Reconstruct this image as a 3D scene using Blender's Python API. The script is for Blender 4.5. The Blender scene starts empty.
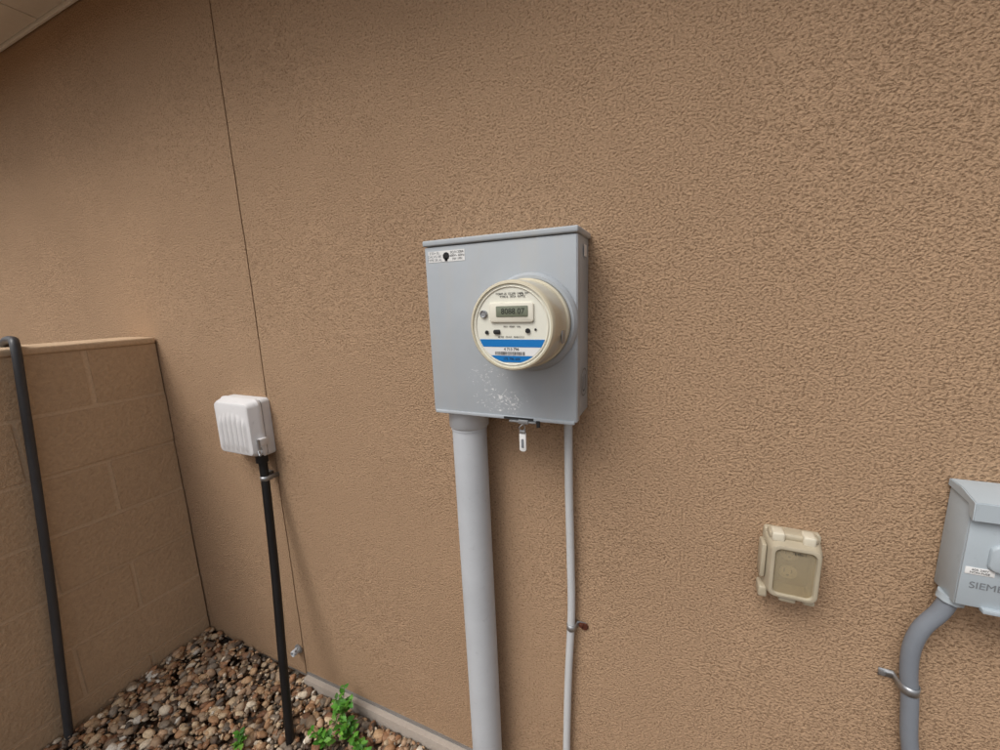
import bpy, bmesh, math, random
import numpy as np
from mathutils import Vector, Matrix, noise as mnoise
random.seed(7); rng=np.random.default_rng(7)
S=bpy.context.scene
COL=S.collection
# ------------------------------------------------------------------ materials
def L(c):  # sRGB 0-255 -> linear
    return tuple(((v/255)/12.92 if v/255<=.04045 else ((v/255+.055)/1.055)**2.4) for v in c)+(1,)
class M:
    def __init__(s,name,col=(128,128,128),rough=.6,metal=0,spec=.4):
        s.m=bpy.data.materials.new(name); s.m.use_nodes=True
        s.t=s.m.node_tree; s.b=s.t.nodes['Principled BSDF']
        s.b.inputs['Base Color'].default_value=L(col); s.b.inputs['Roughness'].default_value=rough
        s.b.inputs['Metallic'].default_value=metal; s.b.inputs['Specular IOR Level'].default_value=spec
        s.tc=s.n('ShaderNodeTexCoord'); s.col=None
    def n(s,t,**k):
        nd=s.t.nodes.new(t)
        for a,b in k.items(): setattr(nd,a,b)
        return nd
    def l(s,a,b): s.t.links.new(a,b)
    def noise(s,scale,detail=3,rough=.5,dist=0,vec=None,stretch=None):
        nd=s.n('ShaderNodeTexNoise'); nd.inputs['Scale'].default_value=scale
        nd.inputs['Detail'].default_value=detail; nd.inputs['Roughness'].default_value=rough; nd.inputs['Distortion'].default_value=dist
        src=vec or s.tc.outputs['Object']
        if stretch:
            mp=s.n('ShaderNodeMapping'); mp.inputs['Scale'].default_value=stretch; s.l(src,mp.inputs['Vector']); src=mp.outputs['Vector']
        s.l(src,nd.inputs['Vector']); return nd.outputs['Fac']
    def ramp(s,fac,stops):
        r=s.n('ShaderNodeValToRGB'); e=r.color_ramp.elements
        while len(e)<len(stops): e.new(.5)
        for i,(p,c) in enumerate(stops):
            e[i].position=p; e[i].color=c if len(c)==4 else tuple(c)+(1,)
        s.l(fac,r.inputs['Fac']); return r.outputs['Color']
    def mix(s,a,b,fac,mode='MIX'):
        x=s.n('ShaderNodeMix',data_type='RGBA',blend_type=mode)
        for v,i in ((fac,0),(a,6),(b,7)):
            if isinstance(v,(int,float,tuple)): x.inputs[i].default_value=v
            else: s.l(v,x.inputs[i])
        return x.outputs[2]
    def base(s,c): s.l(c,s.b.inputs['Base Color'])
    def bump(s,h,strength=.5,dist=.002):
        b=s.n('ShaderNodeBump'); b.inputs['Strength'].default_value=strength; b.inputs['Distance'].default_value=dist
        s.l(h,b.inputs['Height']); s.l(b.outputs['Normal'],s.b.inputs['Normal'])
    def math(s,op,a,b=0.0,c=None):
        x=s.n('ShaderNodeMath',operation=op)
        for v,i in ((a,0),(b,1))+(((c,2),) if c is not None else ()):
            if isinstance(v,(int,float)): x.inputs[i].default_value=v
            else: s.l(v,x.inputs[i])
        return x.outputs[0]
g=lambda v:(v,v,v,1)
def painted(name,col,rough=.5,metal=0,var=.1,bump=.15,dirt=True,spec=.4):
    m=M(name,col,rough,metal,spec)
    c=L(col)
    nz=m.noise(9,4,.65)
    o=m.mix(c,m.ramp(nz,[(.3,g(1-var)),(.7,g(1+var*.5))]),1.0,'MULTIPLY')
    if dirt:
        f=m.ramp(m.noise(55,4,.7,.4),[(.60,g(0)),(.75,g(.35))])
        o=m.mix(o,tuple(x*.6 for x in c[:3])+(1,),f)
    m.base(o)
    m.l(m.ramp(nz,[(.3,g(rough-.08)),(.7,g(rough+.12))]),m.b.inputs['Roughness'])
    if bump>.06: m.bump(m.noise(260,2,.6),bump,.001)
    return m
def stucco(name,col,scale=225,strength=.9,dist=.0024,block=False):
    m=M(name,col,.95,0,.08); c=L(col)
    h1=m.noise(scale,2.2,.6,.1)
    hr=m.ramp(h1,[(.33,g(0)),(.50,g(.62)),(.70,g(1))])
    mot=m.ramp(m.noise(1.9,4,.65),[(.3,(.93,.928,.925)),(.7,(1.04,1.04,1.04))])
    fine=m.ramp(h1,[(.32,(.60,.575,.55)),(.44,(.92,.92,.915)),(.58,(1.0,1.0,1.0)),(.72,(1.15,1.15,1.15))] if not block else [(.3,g(.90)),(.7,g(1.05))])
    o=m.mix(m.mix(c,mot,1.0,'MULTIPLY'),fine,1.0,'MULTIPLY')
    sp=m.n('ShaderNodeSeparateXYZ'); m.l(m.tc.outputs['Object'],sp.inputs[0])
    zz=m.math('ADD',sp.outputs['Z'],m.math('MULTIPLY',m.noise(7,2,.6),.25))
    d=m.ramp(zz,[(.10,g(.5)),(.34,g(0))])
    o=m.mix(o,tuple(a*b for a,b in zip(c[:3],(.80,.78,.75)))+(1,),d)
    m.base(o); m.bump(hr if not block else h1,strength,dist); return m
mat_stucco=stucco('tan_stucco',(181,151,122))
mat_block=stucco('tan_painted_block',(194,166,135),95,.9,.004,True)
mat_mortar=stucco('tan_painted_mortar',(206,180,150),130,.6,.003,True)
mat_gap=painted('joint_dark',(104,82,64),.9,0,.2,.3)
mat_box=painted('grey_enamel',(171,177,182),.40,0,.05,.05,False)
def scratched():
    m=mat_box
    src=m.b.inputs['Base Color'].links[0].from_socket
    sp=m.n('ShaderNodeSeparateXYZ'); m.l(m.tc.outputs['Object'],sp.inputs[0])
    def blob(cx,cz,rx,rz):
        dx=m.math('DIVIDE',m.math('SUBTRACT',sp.outputs['X'],cx),rx); dz=m.math('DIVIDE',m.math('SUBTRACT',sp.outputs['Z'],cz),rz)
        r=m.math('ADD',m.math('MULTIPLY',dx,dx),m.math('MULTIPLY',dz,dz))
        return m.math('MAXIMUM',m.math('SUBTRACT',1.0,r),0.0)
    k=m.math('ADD',blob(-.34,1.165,.085,.036),m.math('MULTIPLY',blob(-.375,1.212,.06,.035),.7))
    n1=m.noise(48,5,.75,2.4,stretch=(1,1,1.6)); s_=m.ramp(m.math('ADD',n1,m.math('MULTIPLY',k,.11)),[(.655,g(0)),(.69,g(.85))])
    s2=m.math('MULTIPLY',m.math('MINIMUM',m.math('MULTIPLY',k,5),1.0),s_)
    o=m.mix(src,L((238,239,239)),s2)
    o=m.mix(o,L((184,176,162)),m.ramp(m.noise(6,4,.7,stretch=(3,3,.5)),[(.48,g(0)),(.8,g(.35))]))
    m.base(o)
scratched()
mat_pvc=painted('grey_pvc',(190,194,198),.5,0,.06,.05)
mat_thin=painted('light_grey_conduit',(196,198,199),.5,0,.05,.05)
mat_cond2=painted('blue_grey_pvc',(128,134,142),.5,0,.08,.05)
mat_panel=painted('pale_blue_grey_enamel',(174,184,190),.4,0,.06,.05)
mat_black=painted('black_plastic',(24,23,24),.4,0,.2,.05,False)
mat_cable=painted('dark_grey_rubber',(66,66,68),.4,0,.15,.1)
mat_white=painted('white_plastic',(218,217,217),.5,0,.05,.05)
mat_cream=painted('cream_plastic',(224,220,204),.35,0,.04,.02,False)
mat_face=painted('meter_face',(228,227,213),.45,0,.03,.02,False)
mat_body=painted('aged_meter_cover',(208,200,176),.16,0,.08,.02,False,.6)
mat_lcd=painted('lcd_glass',(118,124,106),.15,0,.04,.0,False)
mat_seg=painted('lcd_segment',(36,38,34),.4,0,.0,.0,False)
mat_dark=painted('dark_trim',(42,42,42),.5,0,.1,.05,False)
mat_blue=painted('blue_sticker',(20,118,190),.4,0,.05,.0,False)
mat_lab=painted('white_label',(228,228,226),.5,0,.03,.0,False)
mat_ink=painted('black_ink',(28,28,30),.6,0,.0,.0,False)
mat_grey_ink=painted('grey_ink',(120,124,128),.6,0,.0,.0,False)
mat_galv=painted('galvanised_steel',(168,170,172),.38,.75,.12,.1)
mat_rust=painted('rusty_screw',(92,48,30),.8,.2,.3,.5)
mat_beige=painted('weathered_beige_plastic',(184,173,150),.4,0,.18,.1)
mat_beige_d=painted('beige_interior',(158,144,118),.6,0,.2,.1)
mat_recept=painted('receptacle_plastic',(210,202,182),.5,0,.06,.05)
mat_soffit=painted('cream_soffit_paint',(232,227,216),.7,0,.05,.1)
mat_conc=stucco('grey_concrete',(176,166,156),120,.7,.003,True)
mat_roof=painted('roof_shingle',(92,84,76),.9,0,.2,.8)
mat_pane=M('hazed_polycarbonate',(196,184,158),.14,0,.6)
tr=mat_pane.n('ShaderNodeBsdfTransparent'); tr.inputs[0].default_value=L((246,240,226)); mx=mat_pane.n('ShaderNodeMixShader'); mx.inputs[0].default_value=.34
mat_pane.l(tr.outputs[0],mx.inputs[1]); mat_pane.l(mat_pane.b.outputs[0],mx.inputs[2]); mat_pane.l(mx.outputs[0],mat_pane.t.nodes['Material Output'].inputs['Surface'])
# ------------------------------------------------------------------ mesh helpers
def empty(name,loc=(0,0,0)):
    e=bpy.data.objects.new(name,None); e.empty_display_size=.05; e.location=loc; COL.objects.link(e); return e
def addmesh(name,me,mat,parent=None,smooth=False):
    o=bpy.data.objects.new(name,me); COL.objects.link(o)
    if mat: me.materials.append(mat.m)
    if smooth:
        me.shade_smooth()
    if parent: o.parent=parent
    return o
def from_bm(name,bm,mat,parent=None,smooth=False,ang=None):
    bmesh.ops.recalc_face_normals(bm,faces=bm.faces)
    if ang is not None:
        for f in bm.faces: f.smooth=True
        for e in bm.edges:
            if len(e.link_faces)==2 and e.calc_face_angle(0)>math.radians(ang): e.smooth=False
    me=bpy.data.meshes.new(name); bm.to_mesh(me); bm.free()
    return addmesh(name,me,mat,parent,smooth)
def bbox(name,x0,x1,y0,y1,z0,z1,mat,parent=None,bev=0,seg=2):
    bm=bmesh.new(); bmesh.ops.create_cube(bm,size=1)
    for v in bm.verts: v.co=Vector(((x0+x1)/2+v.co.x*(x1-x0),(y0+y1)/2+v.co.y*(y1-y0),(z0+z1)/2+v.co.z*(z1-z0)))
    if bev: bmesh.ops.bevel(bm,geom=bm.edges[:],offset=bev,segments=seg,affect='EDGES',profile=.5)
    return from_bm(name,bm,mat,parent,ang=40)
def tube(name,pts,r,mat,parent=None,n=20,cap=True,sub=8):
    pts=[Vector(p) for p in pts]
    if sub and len(pts)>2:
        q=[]
        P=[pts[0]*2-pts[1]]+pts+[pts[-1]*2-pts[-2]]
        for i in range(1,len(P)-2):
            for k in range(sub):
                t=k/sub; a,b,c,d=P[i-1:i+3]
                q.append(.5*((2*b)+(c-a)*t+(2*a-5*b+4*c-d)*t*t+(3*b-a-3*c+d)*t**3))
        q.append(pts[-1]); pts=q
    bm=bmesh.new(); rings=[]; up=Vector((0,1,0))
    for i,p in enumerate(pts):
        t=(pts[min(i+1,len(pts)-1)]-pts[max(i-1,0)]).normalized()
        a=t.cross(up)
        if a.length<1e-3: a=t.cross(Vector((1,0,0)))
        a.normalize(); b=t.cross(a)
        rr=r[i] if isinstance(r,list) else r
        rings.append([bm.verts.new(p+rr*(math.cos(2*math.pi*k/n)*a+math.sin(2*math.pi*k/n)*b)) for k in range(n)])
    for A,B in zip(rings,rings[1:]):
        for k in range(n): bm.faces.new((A[k],A[(k+1)%n],B[(k+1)%n],B[k]))
    if cap: bm.faces.new(rings[0]); bm.faces.new(rings[-1])
    return from_bm(name,bm,mat,parent,ang=50)
def lathe(name,prof,cx,cz,mat,parent,n=72):
    bm=bmesh.new(); rings=[]
    for r,y in prof:
        if r==0: rings.append([bm.verts.new((cx,y,cz))])
        else: rings.append([bm.verts.new((cx+r*math.cos(2*math.pi*k/n),y,cz+r*math.sin(2*math.pi*k/n))) for k in range(n)])
    for A,B in zip(rings,rings[1:]):
        for k in range(n):
            a,b=A[k%len(A)],A[(k+1)%len(A)]; c,d=B[(k+1)%len(B)],B[k%len(B)]
            vs=[a]+([b] if b is not a else [])+([c] if c is not d else [])+[d]
            if len(set(vs))>=3: bm.faces.new(vs)
    return from_bm(name,bm,mat,parent,ang=35)
def rr(cx,cz,w,h,r,n=6):
    o=[]
    for sx,sz,a0 in ((1,1,0),(-1,1,90),(-1,-1,180),(1,-1,270)):
        for k in range(n+1):
            a=math.radians(a0+90*k/n); o.append((cx+sx*(w/2-r)+r*math.cos(a),cz+sz*(h/2-r)+r*math.sin(a)))
    return o
def loft(name,secs,mat,parent=None,cap0=True,cap1=True,ang=35):
    bm=bmesh.new(); R=[[bm.verts.new((x,y,z)) for x,z in o] for o,y in secs]
    for A,B in zip(R,R[1:]):
        n=len(A)
        for k in range(n): bm.faces.new((A[k],A[(k+1)%n],B[(k+1)%n],B[k]))
    if cap0: bm.faces.new(R[0])
    if cap1: bm.faces.new(R[-1])
    return from_bm(name,bm,mat,parent,ang=ang)
def rprism(name,cx,cz,w,h,r,y0,y1,mat,parent=None,edge=.002):
    e=min(edge,abs(y1-y0)*.5)
    return loft(name,[(rr(cx,cz,w,h,r),y0),(rr(cx,cz,w,h,r),y1+e),(rr(cx,cz,w-.6*e,h-.6*e,r),y1+.3*e),(rr(cx,cz,w-2*e,h-2*e,max(r-e,.0005)),y1)],mat,parent)
def text(name,body,x,y,z,size,mat,parent,rot=(90,0,0),align='CENTER',off=0,sx=1):
    cu=bpy.data.curves.new(name,'FONT'); cu.body=body; cu.size=size; cu.align_x=align; cu.align_y='CENTER'; cu.extrude=.0001; cu.offset=off
    o=bpy.data.objects.new(name,cu); COL.objects.link(o); o.location=(x,y,z); o.rotation_euler=[math.radians(a) for a in rot]; o.scale=(sx,1,1)
    cu.materials.append(mat.m); o.parent=parent; return o
# ------------------------------------------------------------------ house wall
wall=empty('stucco_wall')
def wallslab(name,x0,x1,z0,z1):
    bm=bmesh.new(); nx=max(2,int((x1-x0)/.06)); nz=int((z1-z0)/.06)
    G=[[None]*(nz+1) for _ in range(nx+1)]
    for i in range(nx+1):
        for j in range(nz+1):
            x=x0+(x1-x0)*i/nx; z=z0+(z1-z0)*j/nz
            w=.0035*mnoise.noise(Vector((x*1.7,0,z*1.7)))+.0012*mnoise.noise(Vector((x*8,3,z*8)))
            xe=0
            if i==nx or i==0: xe=.0012*mnoise.noise(Vector((x,5,z*14)))
            G[i][j]=bm.verts.new((x+xe,w,z))
    for i in range(nx):
        for j in range(nz): bm.faces.new((G[i][j],G[i+1][j],G[i+1][j+1],G[i][j+1]))
    r=bmesh.ops.extrude_face_region(bm,geom=bm.faces[:])
    for v in r['geom']:
        if isinstance(v,bmesh.types.BMVert): v.co.y=.02
    return from_bm(name,bm,mat_stucco,wall,ang=40)
XJ=-1.2505
wallslab('stucco_panel_a',-5.0,XJ-.0025,-.012,2.44)
wallslab('stucco_panel_b',XJ+.0025,3.2,.0,2.44)
bbox('joint_bead',XJ-.02,XJ+.02,.0065,.018,-.01,2.43,mat_gap,wall)
bbox('wall_core',-5.0,3.2,.0205,.22,-.3,2.6,mat_conc,wall)
bbox('foundation_ledge',XJ+.01,3.2,-.024,.020,-.2,-.0035,mat_conc,wall,.004)
bbox('weep_screed',XJ+.01,3.2,-.006,.019,-.0025,.0035,mat_galv,wall)
# ------------------------------------------------------------------ eave
eave=empty('roof_eave')
edges=[-5.0,-4.3,-3.55,-2.85,-2.165,-1.45,-.75,-.05,.65,1.35,2.05,2.75,3.2]
for i,(a,b) in enumerate(zip(edges,edges[1:])):
    bbox('soffit_panel_%d'%i,a+.003,b-.003,-.37,-.016,2.428,2.440,mat_soffit,eave,.002)
    bbox('soffit_batten_%d'%i,b-.02,b+.02,-.37,-.016,2.4425,2.455,mat_dark,eave)
bbox('soffit_trim',-5.0,3.2,-.0145,-.0045,2.418,2.440,mat_soffit,eave,.002)
bbox('fascia_board',-5.0,3.2,-.40,-.372,2.39,2.56,mat_soffit,eave,.003)
bm=bmesh.new()
vs=[bm.verts.new(p) for p in [(-5,-.43,2.562),(3.2,-.43,2.562),(3.2,3,3.7),(-5,3,3.7)]]; bm.faces.new(vs)
r=bmesh.ops.extrude_face_region(bm,geom=bm.faces[:])
for v in r['geom']:
    if isinstance(v,bmesh.types.BMVert): v.co.z+=.04
from_bm('roof_surface',bm,mat_roof,eave)
# ------------------------------------------------------------------ block wall
bw=empty('concrete_block_wall')
XB=-1.836; T=.19; courses=[1.262-.2*k for k in range(8)]
bm=bmesh.new()
for k,top in enumerate(courses):
    off=-.212 if k%2==0 else -.405
    ys=[-.004]; yy=off
    while yy>-3.2: ys.append(yy); yy-=.4
    for i,(a,b) in enumerate(zip(ys,ys[1:])):
        m=.0055+random.uniform(-.0008,.0006)
        t0,t1=top-.2+m,top-m
        a2=a-(m if i else 0); b2=b+m
        jx=random.uniform(-.0018,.0018)
        c2=bmesh.new(); bmesh.ops.create_cube(c2,size=1)
        for v in c2.verts: v.co=Vector((XB-T/2+jx+v.co.x*T,(a2+b2)/2+v.co.y*(a2-b2),(t0+t1)/2+v.co.z*(t1-t0)))
        bmesh.ops.bevel(c2,geom=c2.edges[:],offset=.0022,segments=2,affect='EDGES')
        tm=bpy.data.meshes.new('t'); c2.to_mesh(tm); c2.free(); bm.from_mesh(tm); bpy.data.meshes.remove(tm)
from_bm('blocks',bm,mat_block,bw,ang=50)
bbox('mortar_core',XB-T+.003,XB-.0034,-3.2,-.0045,-.34,1.256,mat_mortar,bw)
bbox('mortar_cap',XB-T-.002,XB+.004,-3.2,-.0045,1.2565,1.281,mat_mortar,bw,.007,3)
# ------------------------------------------------------------------ ground + gravel
gm=M('gravel_bed',(120,100,82),.95,0,.1)
vo=gm.n('ShaderNodeTexVoronoi'); vo.inputs['Scale'].default_value=45; gm.l(gm.tc.outputs['Object'],vo.inputs['Vector'])
sv=gm.n('ShaderNodeSeparateColor'); gm.l(vo.outputs['Color'],sv.inputs[0])
cr=gm.ramp(sv.outputs[0],[(0,L((70,52,42))),(.3,L((122,88,66))),(.55,L((150,126,102))),(.8,L((112,102,94))),(1,L((190,176,156)))])
dk=gm.ramp(vo.outputs['Distance'],[(.2,g(1)),(.75,g(.35))])  # shade between pebbles put into the colour, darker towards cell edges for depth
gm.base(gm.mix(cr,dk,1.0,'MULTIPLY'))
iv=gm.math('SUBTRACT',1.0,vo.outputs['Distance']); gm.bump(iv,1,.015)
bm=bmesh.new()
vs=[bm.verts.new(p) for p in [(-150,-150,-.055),(150,-150,-.055),(150,150,-.055),(-150,150,-.055)]]; bm.faces.new(vs)
from_bm('gravel_ground',bm,gm,None)
def gz(x,y):
    return -.03+.022*max(0,min(1,(-1.15-x)/.5))+.012*np.sin(3.1*x+1)*np.cos(4*y)
bm=bmesh.new(); bmesh.ops.create_icosphere(bm,subdivisions=2,radius=1)
bv=np.array([v.co[:] for v in bm.verts]); bf=np.array([[v.index for v in f.verts] for f in bm.faces]); bm.free()
variants=[]
for k in range(24):
    ax=rng.uniform(-1,1,(7,3)); ax/=np.linalg.norm(ax,axis=1)[:,None]
    v=bv.copy()
    for a in ax[:6]:
        lim=rng.uniform(.55,.88); d=v@a; ov=np.maximum(d-lim,0); v=v-ov[:,None]*a*.9
    v*=1+.06*np.sin(v@ax[6]*3+k)[:,None]
    variants.append(v)
pal=np.array([L(c)[:3] for c in [(178,146,112),(152,112,82),(120,86,64),(192,170,140),(206,192,170),(136,124,110),(106,97,88),(82,67,57),(180,150,122),(158,122,90),(222,214,200),(128,111,94),(160,138,114)]])
pw=np.array([12,11,9,11,7,9,7,7,11,10,3,8,8.]); pw/=pw.sum()
def stones(name,N,region,rmin,rmax,zj,fn=None):
    X=rng.uniform(region[0],region[1],N); Y=rng.uniform(region[2],region[3],N)
    V_=[];C_=[]
    for i in range(N):
        r=rmin+(rmax-rmin)*rng.random()**1.7
        sc=np.array([r,r*rng.uniform(.55,.95),r*rng.uniform(.38,.68)])
        v=variants[rng.integers(24)]*sc
        a=rng.uniform(0,6.28); t=rng.normal(0,.38); u=rng.normal(0,.38)
        ca,sa=math.cos(a),math.sin(a)
        Rx=np.array([[1,0,0],[0,math.cos(t),-math.sin(t)],[0,math.sin(t),math.cos(t)]])
        Ry=np.array([[math.cos(u),0,math.sin(u)],[0,1,0],[-math.sin(u),0,math.cos(u)]])
        Rz=np.array([[ca,-sa,0],[sa,ca,0],[0,0,1]])
        v=v@(Rz@Ry@Rx).T
        y=min(Y[i],-.028-r*.8) if X[i]>-1.25 else min(Y[i],-.004-r*.8)
        x_=max(X[i],XB+.006+r*.8)
        V_.append(v+[x_,y,gz(x_,y)+rng.uniform(-zj,zj*.6)])
        c=pal[rng.choice(13,p=pw)]*rng.uniform(.75,1.15)
        C_.append(np.tile(np.append(np.clip(c,0,1),1),(len(v),1)))
    V_=np.concatenate(V_); C_=np.concatenate(C_)
    Fc=(bf[None]+(np.arange(N)*len(bv))[:,None,None]).reshape(-1,3)
    me=bpy.data.meshes.new(name); me.vertices.add(len(V_)); me.vertices.foreach_set('co',V_.ravel())
    me.loops.add(Fc.size); me.loops.foreach_set('vertex_index',Fc.ravel().astype(np.int32))
    me.polygons.add(len(Fc)); me.polygons.foreach_set('loop_start',np.arange(0,Fc.size,3,dtype=np.int32))
    me.update(calc_edges=True)
    at=me.color_attributes.new('Col','FLOAT_COLOR','POINT'); at.data.foreach_set('color',C_.ravel())
    me.shade_smooth()
    return me
sm=M('river_stone',(150,130,110),.65,0,.3)
va=sm.n('ShaderNodeVertexColor',layer_name='Col')
nn_=sm.noise(120,3,.65,.6)
vein=sm.ramp(nn_,[(.3,g(.7)),(.5,g(1)),(.75,g(1.25))])
dust=sm.ramp(sm.noise(25,2,.6),[(.45,g(0)),(.75,g(.3))])
sm.base(sm.mix(sm.mix(va.outputs['Color'],vein,1.0,'MULTIPLY'),L((172,148,120)),dust))
gr=empty('gravel')
addmesh('river_stones',stones('river_stones',8500,(XB,.5,-1.05,-.01),.008,.024,.014),sm,gr)
addmesh('pebbles',stones('pebbles',5000,(XB,-.2,-.75,-.01),.004,.010,.017),sm,gr)
# ------------------------------------------------------------------ electricity meter box
mb=empty('electricity_meter_box')
bx0,bx1,bz0,bz1,bd=-.511,-.178,1.128,1.505,-.115
bbox('enclosure',bx0+.002,bx1-.002,bd+.006,-.001,bz0+.002,bz1-.006,mat_box,mb,.003)
bbox('cover',bx0,bx1,bd,bd+.005,bz0,bz1-.014,mat_box,mb,.0022,3)
bbox('cover_side_return',bx1-.0015,bx1+.0012,bd+.002,bd+.02,bz0+.001,bz1-.015,mat_box,mb,.001)
bbox('top_hood',bx0-.003,bx1+.003,bd-.004,-.0015,bz1-.012,bz1,mat_box,mb,.003,3)
bbox('bottom_lip',bx0+.004,bx1-.004,bd-.003,bd+.004,bz0-.004,bz0+.003,mat_box,mb,.0015)
mcx,mcz=-.2715,1.329
lathe('meter_collar',[(.085,bd+.002),(.097,bd+.001),(.0975,bd-.003),(.095,bd-.009),(.0925,bd-.012),(.0915,bd-.014),(.086,bd-.014),(.084,bd-.006)],mcx,mcz,mat_box,mb)
lathe('meter_base',[(.084,bd-.003),(.0855,bd-.016),(.0855,bd-.028),(.082,bd-.031)],mcx,mcz,mat_body,mb)
fy=-.222
lathe('meter_cover_shell',[(.0822,bd-.029),(.0815,bd-.06),(.0808,fy+.012),(.0800,fy+.004),(.0775,fy+.0005),(.0745,fy),(.0735,fy+.004)],mcx,mcz,mat_body,mb)
lathe('meter_dial',[(.0738,fy+.0035),(0,fy+.0035)],mcx,mcz,mat_face,mb)
lathe('dial_ring',[(.0700,fy+.0033),(.0700,fy+.0020),(.0690,fy+.0015),(.0680,fy+.0020),(.0680,fy+.0033)],mcx,mcz,mat_cream,mb)
yf=fy+.0033
def lab(n,x0,x1,z0,z1,mat,p,y=None,t=.0005):
    y=yf if y is None else y
    return bbox(n,x0,x1,y-t,y,z0,z1,mat,p)
rprism('display_bezel',mcx+.002,mcz+.024,.083,.034,.005,yf,yf-.004,mat_cream,mb,.0012)
rprism('display_lcd',mcx+.004,mcz+.026,.060,.019,.002,yf-.0038,yf-.0048,mat_lcd,mb,.0003)
text('lcd_digits','8088 07',mcx+.006,yf-.0050,mcz+.026,.0135,mat_seg,mb)
text('meter_heading','FORM 2S  CL200  240V  3W\nTYPE K  30TA  Kh 7.2',mcx+.004,yf-.0006,mcz+.054,.0052,mat_ink,mb)
text('meter_mark','O',mcx+.022,yf-.0006,mcz+.0545,.008,mat_ink,mb)
lathe('optical_port',[(.0072,yf),(.0072,yf-.003),(.0058,yf-.0045),(.0045,yf-.003),(0,yf-.0028)],mcx-.052,mcz+.022,mat_galv,mb,24)
rprism('reset_button',mcx-.027,mcz-.010,.013,.008,.003,yf,yf-.0035,mat_dark,mb,.001)
lathe('button_a',[(.0035,yf),(.0035,yf-.002),(0,yf-.002)],mcx-.047,mcz-.011,mat_dark,mb,16)
lathe('button_b',[(.0042,yf),(.0042,yf-.003),(0,yf-.003)],mcx+.032,mcz-.008,mat_ink,mb,20)
lathe('button_c',[(.0022,yf),(.0022,yf-.0012),(0,yf-.0012)],mcx+.046,mcz-.006,mat_dark,mb,14)
text('button_caption','TEST   RESET   CAL',mcx+.002,yf-.0006,mcz-.001,.004,mat_ink,mb)
text('spec_line','60 HZ   CA 0.3   ANSI C12.1',mcx+.000,yf-.0006,mcz-.019,.0042,mat_ink,mb)
def chord(n,z0,z1,rad,mat,y,t=.0006):
    pts=[]
    for k in range(13):
        z=z0+(z1-z0)*k/12; w=math.sqrt(rad*rad-z*z); pts.append((mcx+w,mcz+z))
    for k in range(13):
        z=z1+(z0-z1)*k/12; w=math.sqrt(rad*rad-z*z); pts.append((mcx-w,mcz+z))
    return loft(n,[(pts,y),(pts,y-t)],mat,mb)
chord('sticker_blue_band',-.037,-.0235,.0665,mat_blue,yf)
chord('sticker_white_band',-.0525,-.0375,.0665,mat_lab,yf)
chord('sticker_blue_base',-.0645,-.053,.0665,mat_blue,yf)
text('sticker_number','4 713 796',mcx,yf-.0008,mcz-.0412,.0072,mat_ink,mb,off=.0001)
xx=mcx-.032
for i in range(36):
    w=random.choice([.0005,.0009,.0013]); lab('barcode_%d'%i,xx,xx+w,mcz-.0515,mcz-.0455,mat_ink,mb,yf-.0006,.0002); xx+=w+random.choice([.0005,.0009])
text('sticker_base_text','175 796 600',mcx,yf-.0008,mcz-.0588,.0065,mat_ink,mb)
bbox('meter_side_vent',mcx+.0795,mcx+.0825,fy+.045,fy+.062,mcz-.035,mcz-.012,mat_galv,mb,.001)
lab('warning_label',-.502,-.413,1.459,1.482,mat_lab,mb,bd-.0002,.0004)
text('label_text_a','2\'35+ EL\nDALVG 0K\nTYPE 3R AL',-.486,bd-.0008,1.4705,.0072,mat_grey_ink,mb)
lathe('label_emblem',[(.0082,bd-.0006),(.0082,bd-.0009),(0,bd-.0009)],-.4575,1.4705,mat_ink,mb,9)
bbox('label_emblem_tail',-.4610,-.4545,bd-.0009,bd-.0006,1.460,1.4665,mat_ink,mb)
text('label_text_b','SQ.N 200A\n600V~ 60Hz\n3W 1PH',-.431,bd-.0008,1.4705,.0068,mat_ink,mb)
bbox('side_sticker',bx1+.0001,bx1+.0006,-.055,-.032,1.455,1.478,mat_lab,mb)
text('side_emblem','U',bx1+.0008,-.052,1.195,.05,mat_grey_ink,mb,rot=(90,0,90))
bm=bmesh.new()
R0,nn=.030,40
A=[bm.verts.new((bx1+.0008,-.052+R0*math.cos(2*math.pi*k/nn),1.20+R0*math.sin(2*math.pi*k/nn))) for k in range(nn)]
B=[bm.verts.new((bx1+.0008,-.052+(R0-.003)*math.cos(2*math.pi*k/nn),1.20+(R0-.003)*math.sin(2*math.pi*k/nn))) for k in range(nn)]
for k in range(nn): bm.faces.new((A[k],A[(k+1)%nn],B[(k+1)%nn],B[k]))
from_bm('side_emblem_ring',bm,mat_grey_ink,mb)
bbox('latch_hasp',-.322,-.262,bd-.007,bd+.012,bz0-.0085,bz0-.0045,mat_galv,mb,.001)
bbox('latch_tab',-.300,-.278,bd-.010,bd-.006,bz0-.010,bz0-.001,mat_galv,mb,.001)
bbox('latch_slot',-.335,-.268,bd-.0036,bd-.0031,bz0-.003,bz0+.002,mat_dark,mb)
tube('latch_screw',[(-.258,bd-.002,bz0-.002),(-.258,bd-.002,bz0-.016)],.004,mat_dark,mb,12,sub=0)
tube('seal_wire',[(-.290,bd-.008,bz0-.010),(-.297,bd-.011,bz0-.018),(-.291,bd-.009,bz0-.026),(-.286,bd-.007,bz0-.018),(-.290,bd-.008,bz0-.010)],.0009,mat_galv,mb,8)
rprism('seal_tag',-.2905,bz0-.048,.0145,.044,.005,bd-.007,bd-.011,mat_lab,mb,.001)
rprism('seal_tag_print',-.2905,bz0-.052,.006,.020,.002,bd-.0109,bd-.0114,mat_grey_ink,mb,.0002)
bbox('seal_tag_clip',-.297,-.284,bd-.0125,bd-.006,bz0-.030,bz0-.023,mat_galv,mb,.001)
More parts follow.
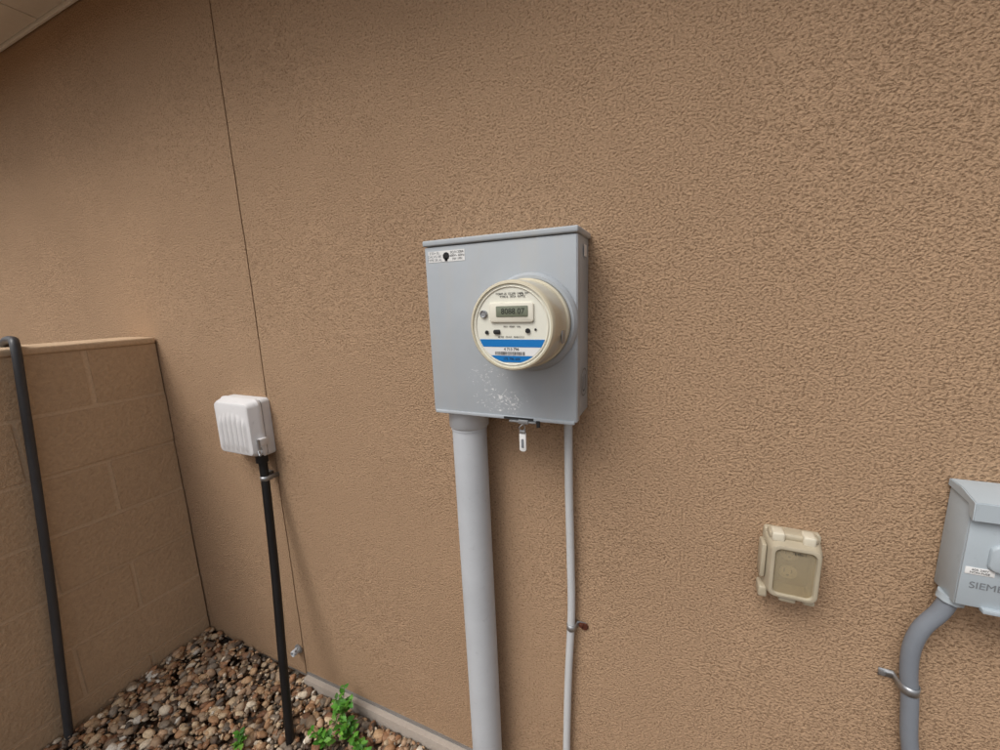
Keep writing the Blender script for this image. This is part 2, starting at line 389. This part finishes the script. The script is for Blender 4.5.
# ------------------------------------------------------------------ big service conduit
sc=empty('service_conduit')
cy=-.058
tube('conduit_pipe',[(-.4535,cy,1.10),(-.4515,cy,.75),(-.4480,cy,.35),(-.4465,cy,-.12)],.0415,mat_pvc,sc,48)
tube('terminal_adapter',[(-.4535,cy,1.129),(-.4535,cy,1.1165),(-.4535,cy,1.113),(-.4535,cy,1.083),(-.4535,cy,1.080)],[.0505,.0505,.0475,.0472,.0440],mat_pvc,sc,48,sub=0)
tube('coupling_lip',[(-.4535,cy,1.0798),(-.4535,cy,1.074)],.0432,mat_pvc,sc,48,sub=0)
# ------------------------------------------------------------------ thin conduit
tcn=empty('grounding_conduit')
tube('thin_pipe',[(-.2185,-.024,1.13),(-.2180,-.022,.95),(-.2150,-.018,.75),(-.2140,-.016,.60),(-.2220,-.018,.40),(-.2270,-.020,.15),(-.227,-.02,-.1)],.0095,mat_thin,tcn,20)
tube('connector',[(-.2185,-.024,1.129),(-.2185,-.024,1.112)],.0135,mat_thin,tcn,20,sub=0)
def strap(name,x,z,r,yc,side,mat,parent):
    w=.008
    pts=[(x+side*(r+.0015)*math.cos(math.pi*k/12),yc-(r+.0015)*math.sin(math.pi*k/12)) for k in range(13)]
    pts=[(x+side*(r+.024),-.003),(x+side*(r+.003),-.003),(x+side*(r+.0015),yc)]+pts[1:-1]+[(x-side*(r+.0015),yc),(x-side*(r+.0015),-.002)]
    bm=bmesh.new(); A=[];B=[]
    for px,py in pts:
        A.append(bm.verts.new((px,py,z-w))); B.append(bm.verts.new((px,py,z+w)))
    for i in range(len(pts)-1): bm.faces.new((A[i],A[i+1],B[i+1],B[i]))
    o=from_bm(name,bm,mat,parent,ang=60)
    so=o.modifiers.new('thick','SOLIDIFY'); so.thickness=.0016
    return o
strap('pipe_strap',-.2140,.565,.0095,-.017,1,mat_galv,tcn)
lathe('strap_screw',[(.0065,-.003),(.0065,-.006),(.004,-.009),(0,-.0095)],-.192,.565,mat_rust,tcn,14)
lathe('strap_anchor_stain',[(.011,-.0022),(.009,-.0048),(0,-.005)],-.185,.562,mat_rust,tcn,14)
# ------------------------------------------------------------------ white weatherproof box
wb=empty('weatherproof_outlet_cover')
wx,wz,ww,wh=-1.335,.985,.190,.200
rprism('mounting_base',wx,wz,ww,wh-.006,.014,-.002,-.030,mat_white,wb,.002)
rprism('gasket_line',wx,wz,ww-.004,wh-.012,.012,-.029,-.034,mat_dark,wb,.001)
loft('cover_lid',[(rr(wx,wz,ww+.006,wh,.022),-.034),(rr(wx,wz,ww+.006,wh,.022),-.042),(rr(wx,wz,ww-.002,wh-.008,.021),-.048),(rr(wx,wz+.001,ww-.016,wh-.020,.018),-.066),(rr(wx,wz+.001,ww-.024,wh-.028,.015),-.0725),(rr(wx,wz+.001,ww-.034,wh-.038,.012),-.0745)],mat_white,wb)
bm=bmesh.new(); NX=72; NZ=14; Gd=[]
for i in range(NX+1):
    t=i/NX; x=wx-.073+.146*t; row=[]
    for j in range(NZ+1):
        s_=j/NZ; z0=wz-.078; z1=wz+.036+.024*math.sin(math.pi*t)
        z=z0+(z1-z0)*s_
        fade=min(1,s_*6,(1-s_)*5)*min(1,t*12,(1-t)*12)
        row.append(bm.verts.new((x,-.0742-.0065*fade*abs(math.sin(math.pi*t*6))**.6,z)))
    Gd.append(row)
for i in range(NX):
    for j in range(NZ): bm.faces.new((Gd[i][j],Gd[i+1][j],Gd[i+1][j+1],Gd[i][j+1]))
from_bm('lid_flutes',bm,mat_white,wb,ang=60)
bbox('lid_latch',wx+ww/2-.002,wx+ww/2+.014,-.062,-.034,wz-.052,wz-.028,mat_white,wb,.003)
tube('latch_pin',[(wx+ww/2+.010,-.066,wz-.028),(wx+ww/2+.010,-.066,wz-.062)],.004,mat_galv,wb,12,sub=0)
tube('padlock_loop',[(wx+ww/2+.006,-.058,wz-.058),(wx+ww/2+.016,-.062,wz-.072),(wx+ww/2+.006,-.064,wz-.084),(wx+ww/2-.004,-.060,wz-.072)],.0028,mat_galv,wb,8)
for zz in (.05,-.05): tube('hinge_%d'%(zz>0),[(wx-ww/2-.004,-.036,wz+zz-.018),(wx-ww/2-.004,-.036,wz+zz+.018)],.006,mat_white,wb,12,sub=0)
bc=empty('black_conduit')
tube('conduit_pipe',[(-1.262,-.040,.90),(-1.255,-.045,.80),(-1.215,-.085,.50),(-1.155,-.145,.20),(-1.105,-.195,-.08)],.0135,mat_black,bc,20)
tube('conduit_fitting',[(-1.262,-.040,.896),(-1.262,-.041,.868)],.019,mat_black,bc,20,sub=0)
strap('conduit_strap',-1.2560,.812,.0135,-.043,-1,mat_galv,bc)
# ------------------------------------------------------------------ draped hose
cb=empty('black_hose')
tube('hose',[(XB-.30,-.33,.9),(XB-.215,-.34,1.20),(XB-.13,-.348,1.290),(XB-.03,-.358,1.306),(XB+.020,-.368,1.285),(XB+.024,-.378,1.15),(XB+.022,-.398,.85),(XB+.022,-.425,.50),(XB+.024,-.452,.20),(XB+.03,-.476,-.06)],.0115,mat_cable,cb,18)
# ------------------------------------------------------------------ pipe stub
ps=empty('drain_pipe_stub')
lathe('stub_pipe',[(.011,-.002),(.011,-.030),(.009,-.031),(.0085,-.012),(0,-.012)],-1.272,.095,mat_pvc,ps,24)
lathe('stub_flange',[(.018,-.001),(.018,-.005),(.0115,-.008)],-1.272,.095,mat_galv,ps,24)
tube('stub_hook',[(-1.266,-.018,.10),(-1.258,-.026,.112),(-1.252,-.02,.120)],.003,mat_galv,ps,10)
# ------------------------------------------------------------------ beige outlet cover
ob=empty('outdoor_electrical_outlet')
ox,oz=.218,.853
rprism('outlet_box',ox+.001,oz,.098,.134,.006,-.001,-.014,mat_beige,ob,.002)
O=[(rr(ox,oz-.002,.096,.128,.012),-.0145),(rr(ox,oz-.002,.094,.126,.012),-.030),(rr(ox,oz-.002,.088,.120,.015),-.052),(rr(ox,oz-.002,.082,.114,.014),-.059),(rr(ox,oz-.002,.078,.110,.013),-.060),
   (rr(ox,oz-.002,.070,.102,.012),-.060),(rr(ox,oz-.002,.067,.099,.011),-.056),(rr(ox,oz-.002,.066,.098,.010),-.020)]
loft('cover_hood',O,mat_beige,ob,cap0=False,cap1=False)
rprism('interior_plate',ox,oz-.002,.082,.114,.008,-.0142,-.019,mat_beige_d,ob,.001)
rprism('cover_window',ox,oz-.002,.0675,.0995,.010,-.0540,-.0555,mat_pane,ob,.0004)
def outlet_face(n,cz):
    rprism(n,ox-.002,cz,.032,.028,.012,-.019,-.024,mat_recept,ob,.001)
    for dx,h in ((-.007,.009),(.006,.007)): bbox(n+'_slot_%d'%(dx>0),ox-.002+dx-.001,ox-.002+dx+.001,-.0246,-.0238,cz,cz+h,mat_dark,ob)
    lathe(n+'_earth',[(.0024,-.0238),(.0024,-.0246),(0,-.0246)],ox-.0025,cz-.006,mat_dark,ob,12)
outlet_face('receptacle_upper',oz+.020); outlet_face('receptacle_lower',oz-.022)
lathe('receptacle_screw',[(.003,-.019),(.003,-.021),(0,-.0215)],ox-.002,oz-.001,mat_galv,ob,12)
bbox('hinge_bar',ox-.044,ox+.040,-.040,-.012,oz+.058,oz+.072,mat_beige,ob,.005,3)
for i,dx in enumerate((-.030,.022)): bbox('hinge_knuckle_%d'%i,ox+dx-.010,ox+dx+.012,-.048,-.020,oz+.056,oz+.076,mat_recept,ob,.004,3)
bbox('side_flap',ox-.056,ox-.047,-.046,-.012,oz-.030,oz+.044,mat_beige,ob,.003)
bbox('cord_guide_a',ox-.056,ox-.040,-.050,-.016,oz-.074,oz-.050,mat_beige,ob,.004,3)
bbox('cord_guide_b',ox-.020,ox+.010,-.052,-.020,oz-.074,oz-.063,mat_beige,ob,.004,3)
bbox('cord_guide_c',ox+.022,ox+.042,-.050,-.020,oz-.073,oz-.062,mat_beige,ob,.004,3)
text('gfci_caption','E4N-1',ox+.008,-.0558,oz+.041,.008,mat_ink,ob)
ob.scale=(.93,.93,.93); ob.location=(ox*.07-.001,0,oz*.07+.003)
# ------------------------------------------------------------------ disconnect panel
dp=empty('electrical_disconnect_box')
px0,px1,pz0,pz1,pd=.430,.575,.862,1.052,-.062
bbox('enclosure',px0,px1,pd+.003,-.001,pz0,pz1-.01,mat_panel,dp,.003)
bbox('front_cover',px0+.001,px1-.001,pd,pd+.0028,pz0+.003,pz1-.034,mat_panel,dp,.0012)
bm=bmesh.new()
prof=[(-.001,pz1+.004),(pd*.55,pz1+.004),(pd-.010,pz1-.006),(pd-.011,pz1-.036),(pd-.008,pz1-.036),(pd+.002,pz1-.030),(pd+.004,pz1-.012),(-.001,pz1-.008)]
A=[bm.verts.new((px0-.003,y,z)) for y,z in prof]; B=[bm.verts.new((px1+.003,y,z)) for y,z in prof]
n=len(prof)
for k in range(n): bm.faces.new((A[k],A[(k+1)%n],B[(k+1)%n],B[k]))
bm.faces.new(A); bm.faces.new(B)
bmesh.ops.bevel(bm,geom=bm.edges[:],offset=.0012,segments=2,affect='EDGES')
from_bm('rain_hood',bm,mat_panel,dp,ang=40)
rprism('pull_recess_frame',px0+.070,.955,.085,.046,.012,pd-.0002,pd-.006,mat_panel,dp,.003)
rprism('pull_handle',px0+.074,.960,.058,.018,.008,pd-.006,pd-.012,mat_lab,dp,.003)
rprism('rating_label',px0+.0215,.928,.034,.012,.001,pd-.0002,pd-.0008,mat_lab,dp,.0002)
text('rating_text','60A 240V\nNON-FUSE',px0+.0215,pd-.0010,.928,.0048,mat_ink,dp)
text('cover_lettering','SIEMENS',px0+.012,pd-.0006,.903,.016,mat_grey_ink,dp,align='LEFT')
bbox('bottom_flange',px0+.03,px1-.01,pd-.008,pd+.002,pz0-.001,pz0+.006,mat_panel,dp,.001)
tube('conduit_nut',[(.440,-.034,pz0+.001),(.438,-.034,pz0-.010)],.018,mat_panel,dp,8,sub=0)
dc=empty('flexible_conduit')
cp=[(.4385,-.034,.855),(.430,-.033,.825),(.413,-.030,.785),(.406,-.027,.740),(.4085,-.025,.690),(.416,-.024,.640),(.424,-.024,.56),(.435,-.024,.48),(.443,-.024,.30),(.446,-.024,-.1)]
tube('conduit_pipe',cp,.0125,mat_cond2,dc,24)
strap('conduit_strap',.4135,.655,.0125,-.0245,-1,mat_galv,dc)
lathe('strap_screw',[(.005,-.004),(.005,-.007),(0,-.0085)],.382,.655,mat_galv,dc,12)
# ------------------------------------------------------------------ weeds
lm=M('weed_leaf',(84,138,46),.5,0,.3)
oi=lm.n('ShaderNodeVertexColor',layer_name='Col')
lm.base(lm.mix(oi.outputs['Color'],lm.ramp(lm.noise(60,2),[(.3,g(.75)),(.7,g(1.2))]),1.0,'MULTIPLY'))
stem=painted('weed_stem',(96,120,56),.6)
def weed(base,hgt,nst,spread,nm='weed_plant',lsz=.024):
    e=empty(nm,(0,0,0)); VV=[];FF=[];CC=[]
    def leaf(p,dirv,size):
        dirv=dirv.normalized(); side=dirv.cross(Vector((0,0,1)))
        if side.length<.05: side=Vector((1,0,0))
        side.normalize(); nrm=side.cross(dirv)
        roll=random.uniform(-.6,.6); side=(side*math.cos(roll)+nrm*math.sin(roll)); nrm=side.cross(dirv).normalized()
        out=[(0,0),(.16,.20),(.12,.26),(.34,.40),(.26,.48),(.36,.62),(.22,.68),(.22,.82),(0,1.05)]
        c=random.choice([(92,150,52),(72,128,40),(112,166,64),(60,108,38)])
        c=[v*random.uniform(.8,1.0) for v in L(c)[:3]]+[1]
        n0=len(VV)
        for w,t in out:
            mid=p+dirv*t*size-nrm*.25*t*t*size
            VV.extend([mid,mid+side*w*size+nrm*.28*w*size,mid-side*w*size+nrm*.28*w*size]); CC.extend([c]*3)
        for k in range(len(out)-1):
            a=n0+3*k; b=a+3
            FF.append((a,b,b+1,a+1)); FF.append((a,a+2,b+2,b))
    for s_ in range(nst):
        a=random.uniform(0,6.28); tip=Vector((math.cos(a)*spread*random.uniform(.3,1),math.sin(a)*spread*.6*random.uniform(.2,1)-spread*.2,hgt*random.uniform(.6,1)))
        b=Vector(base); pts=[b,b+Vector((tip.x*.3,tip.y*.3,tip.z*.55)),b+tip]
        tube('stem_%d'%s_,pts,.0014,stem,e,6,sub=4)
        for k in range(7):
            t=.3+.7*k/6; p=b+Vector((tip.x*t*t,tip.y*t*t,tip.z*(1-(1-t)**1.5)))
            an=a+k*2.4+random.uniform(-.4,.4); up=random.uniform(.1,.8)
            leaf(p,Vector((math.cos(an),math.sin(an),up)),lsz*random.uniform(.7,1.25)*(1.15-.4*t))
    me=bpy.data.meshes.new('leaves'); me.from_pydata([tuple(v) for v in VV],[],FF)
    at=me.color_attributes.new('Col','FLOAT_COLOR','POINT'); at.data.foreach_set('color',np.array(CC).ravel())
    addmesh('leaves',me,lm,e,True)
    return e
weed((-.995,-.070,-.03),.14,5,.06,lsz=.029)
weed((-.925,-.110,-.03),.09,5,.07,lsz=.030)
weed((-.985,-.160,-.03),.08,5,.07,lsz=.027)
weed((-.87,-.125,-.03),.05,3,.05,lsz=.024)
weed((-1.245,-.262,-.03),.05,3,.03,lsz=.024)
# ------------------------------------------------------------------ camera
yaw,pitch,roll=map(math.radians,(24.1,10.55,-1.97))
Fw=Vector((-math.sin(yaw)*math.cos(pitch),math.cos(yaw)*math.cos(pitch),-math.sin(pitch)))
Rt=Vector((math.cos(yaw),math.sin(yaw),0)); U=Rt.cross(Fw)
c,s=math.cos(roll),math.sin(roll)
r=c*Rt+s*U; u=-s*Rt+c*U
cam=bpy.data.cameras.new('camera'); co=bpy.data.objects.new('camera',cam); COL.objects.link(co)
co.matrix_world=Matrix(((r.x,u.x,-Fw.x,0),(r.y,u.y,-Fw.y,-.88),(r.z,u.z,-Fw.z,1.375),(0,0,0,1)))
cam.sensor_width=36; cam.lens=36*.402; cam.clip_start=.02; cam.clip_end=600
S.camera=co
# ------------------------------------------------------------------ light
w=bpy.data.worlds.new('World'); S.world=w; w.use_nodes=True
nt=w.node_tree; bg=nt.nodes['Background']
sk=nt.nodes.new('ShaderNodeTexSky'); sk.sky_type='NISHITA'; sk.sun_disc=False
EL,AZ=54,205
sk.sun_elevation=math.radians(EL); sk.sun_rotation=math.radians(AZ); sk.air_density=1; sk.dust_density=5
hs=nt.nodes.new('ShaderNodeHueSaturation'); hs.inputs['Saturation'].default_value=.35
nt.links.new(sk.outputs[0],hs.inputs['Color']); nt.links.new(hs.outputs[0],bg.inputs['Color']); bg.inputs['Strength'].default_value=.143
sl=bpy.data.lights.new('sun','SUN'); sl.energy=1.2; sl.angle=math.radians(30); sl.color=(1,.985,.96)
so=bpy.data.objects.new('sun',sl); COL.objects.link(so)
az,el=math.radians(AZ),math.radians(EL)
d=Vector((math.sin(az)*math.cos(el),math.cos(az)*math.cos(el),math.sin(el)))
so.rotation_euler=(-d).to_track_quat('-Z','Y').to_euler(); so.location=d*5
S.view_settings.view_transform='Standard'; S.view_settings.look='None'; S.view_settings.exposure=0; S.view_settings.gamma=1
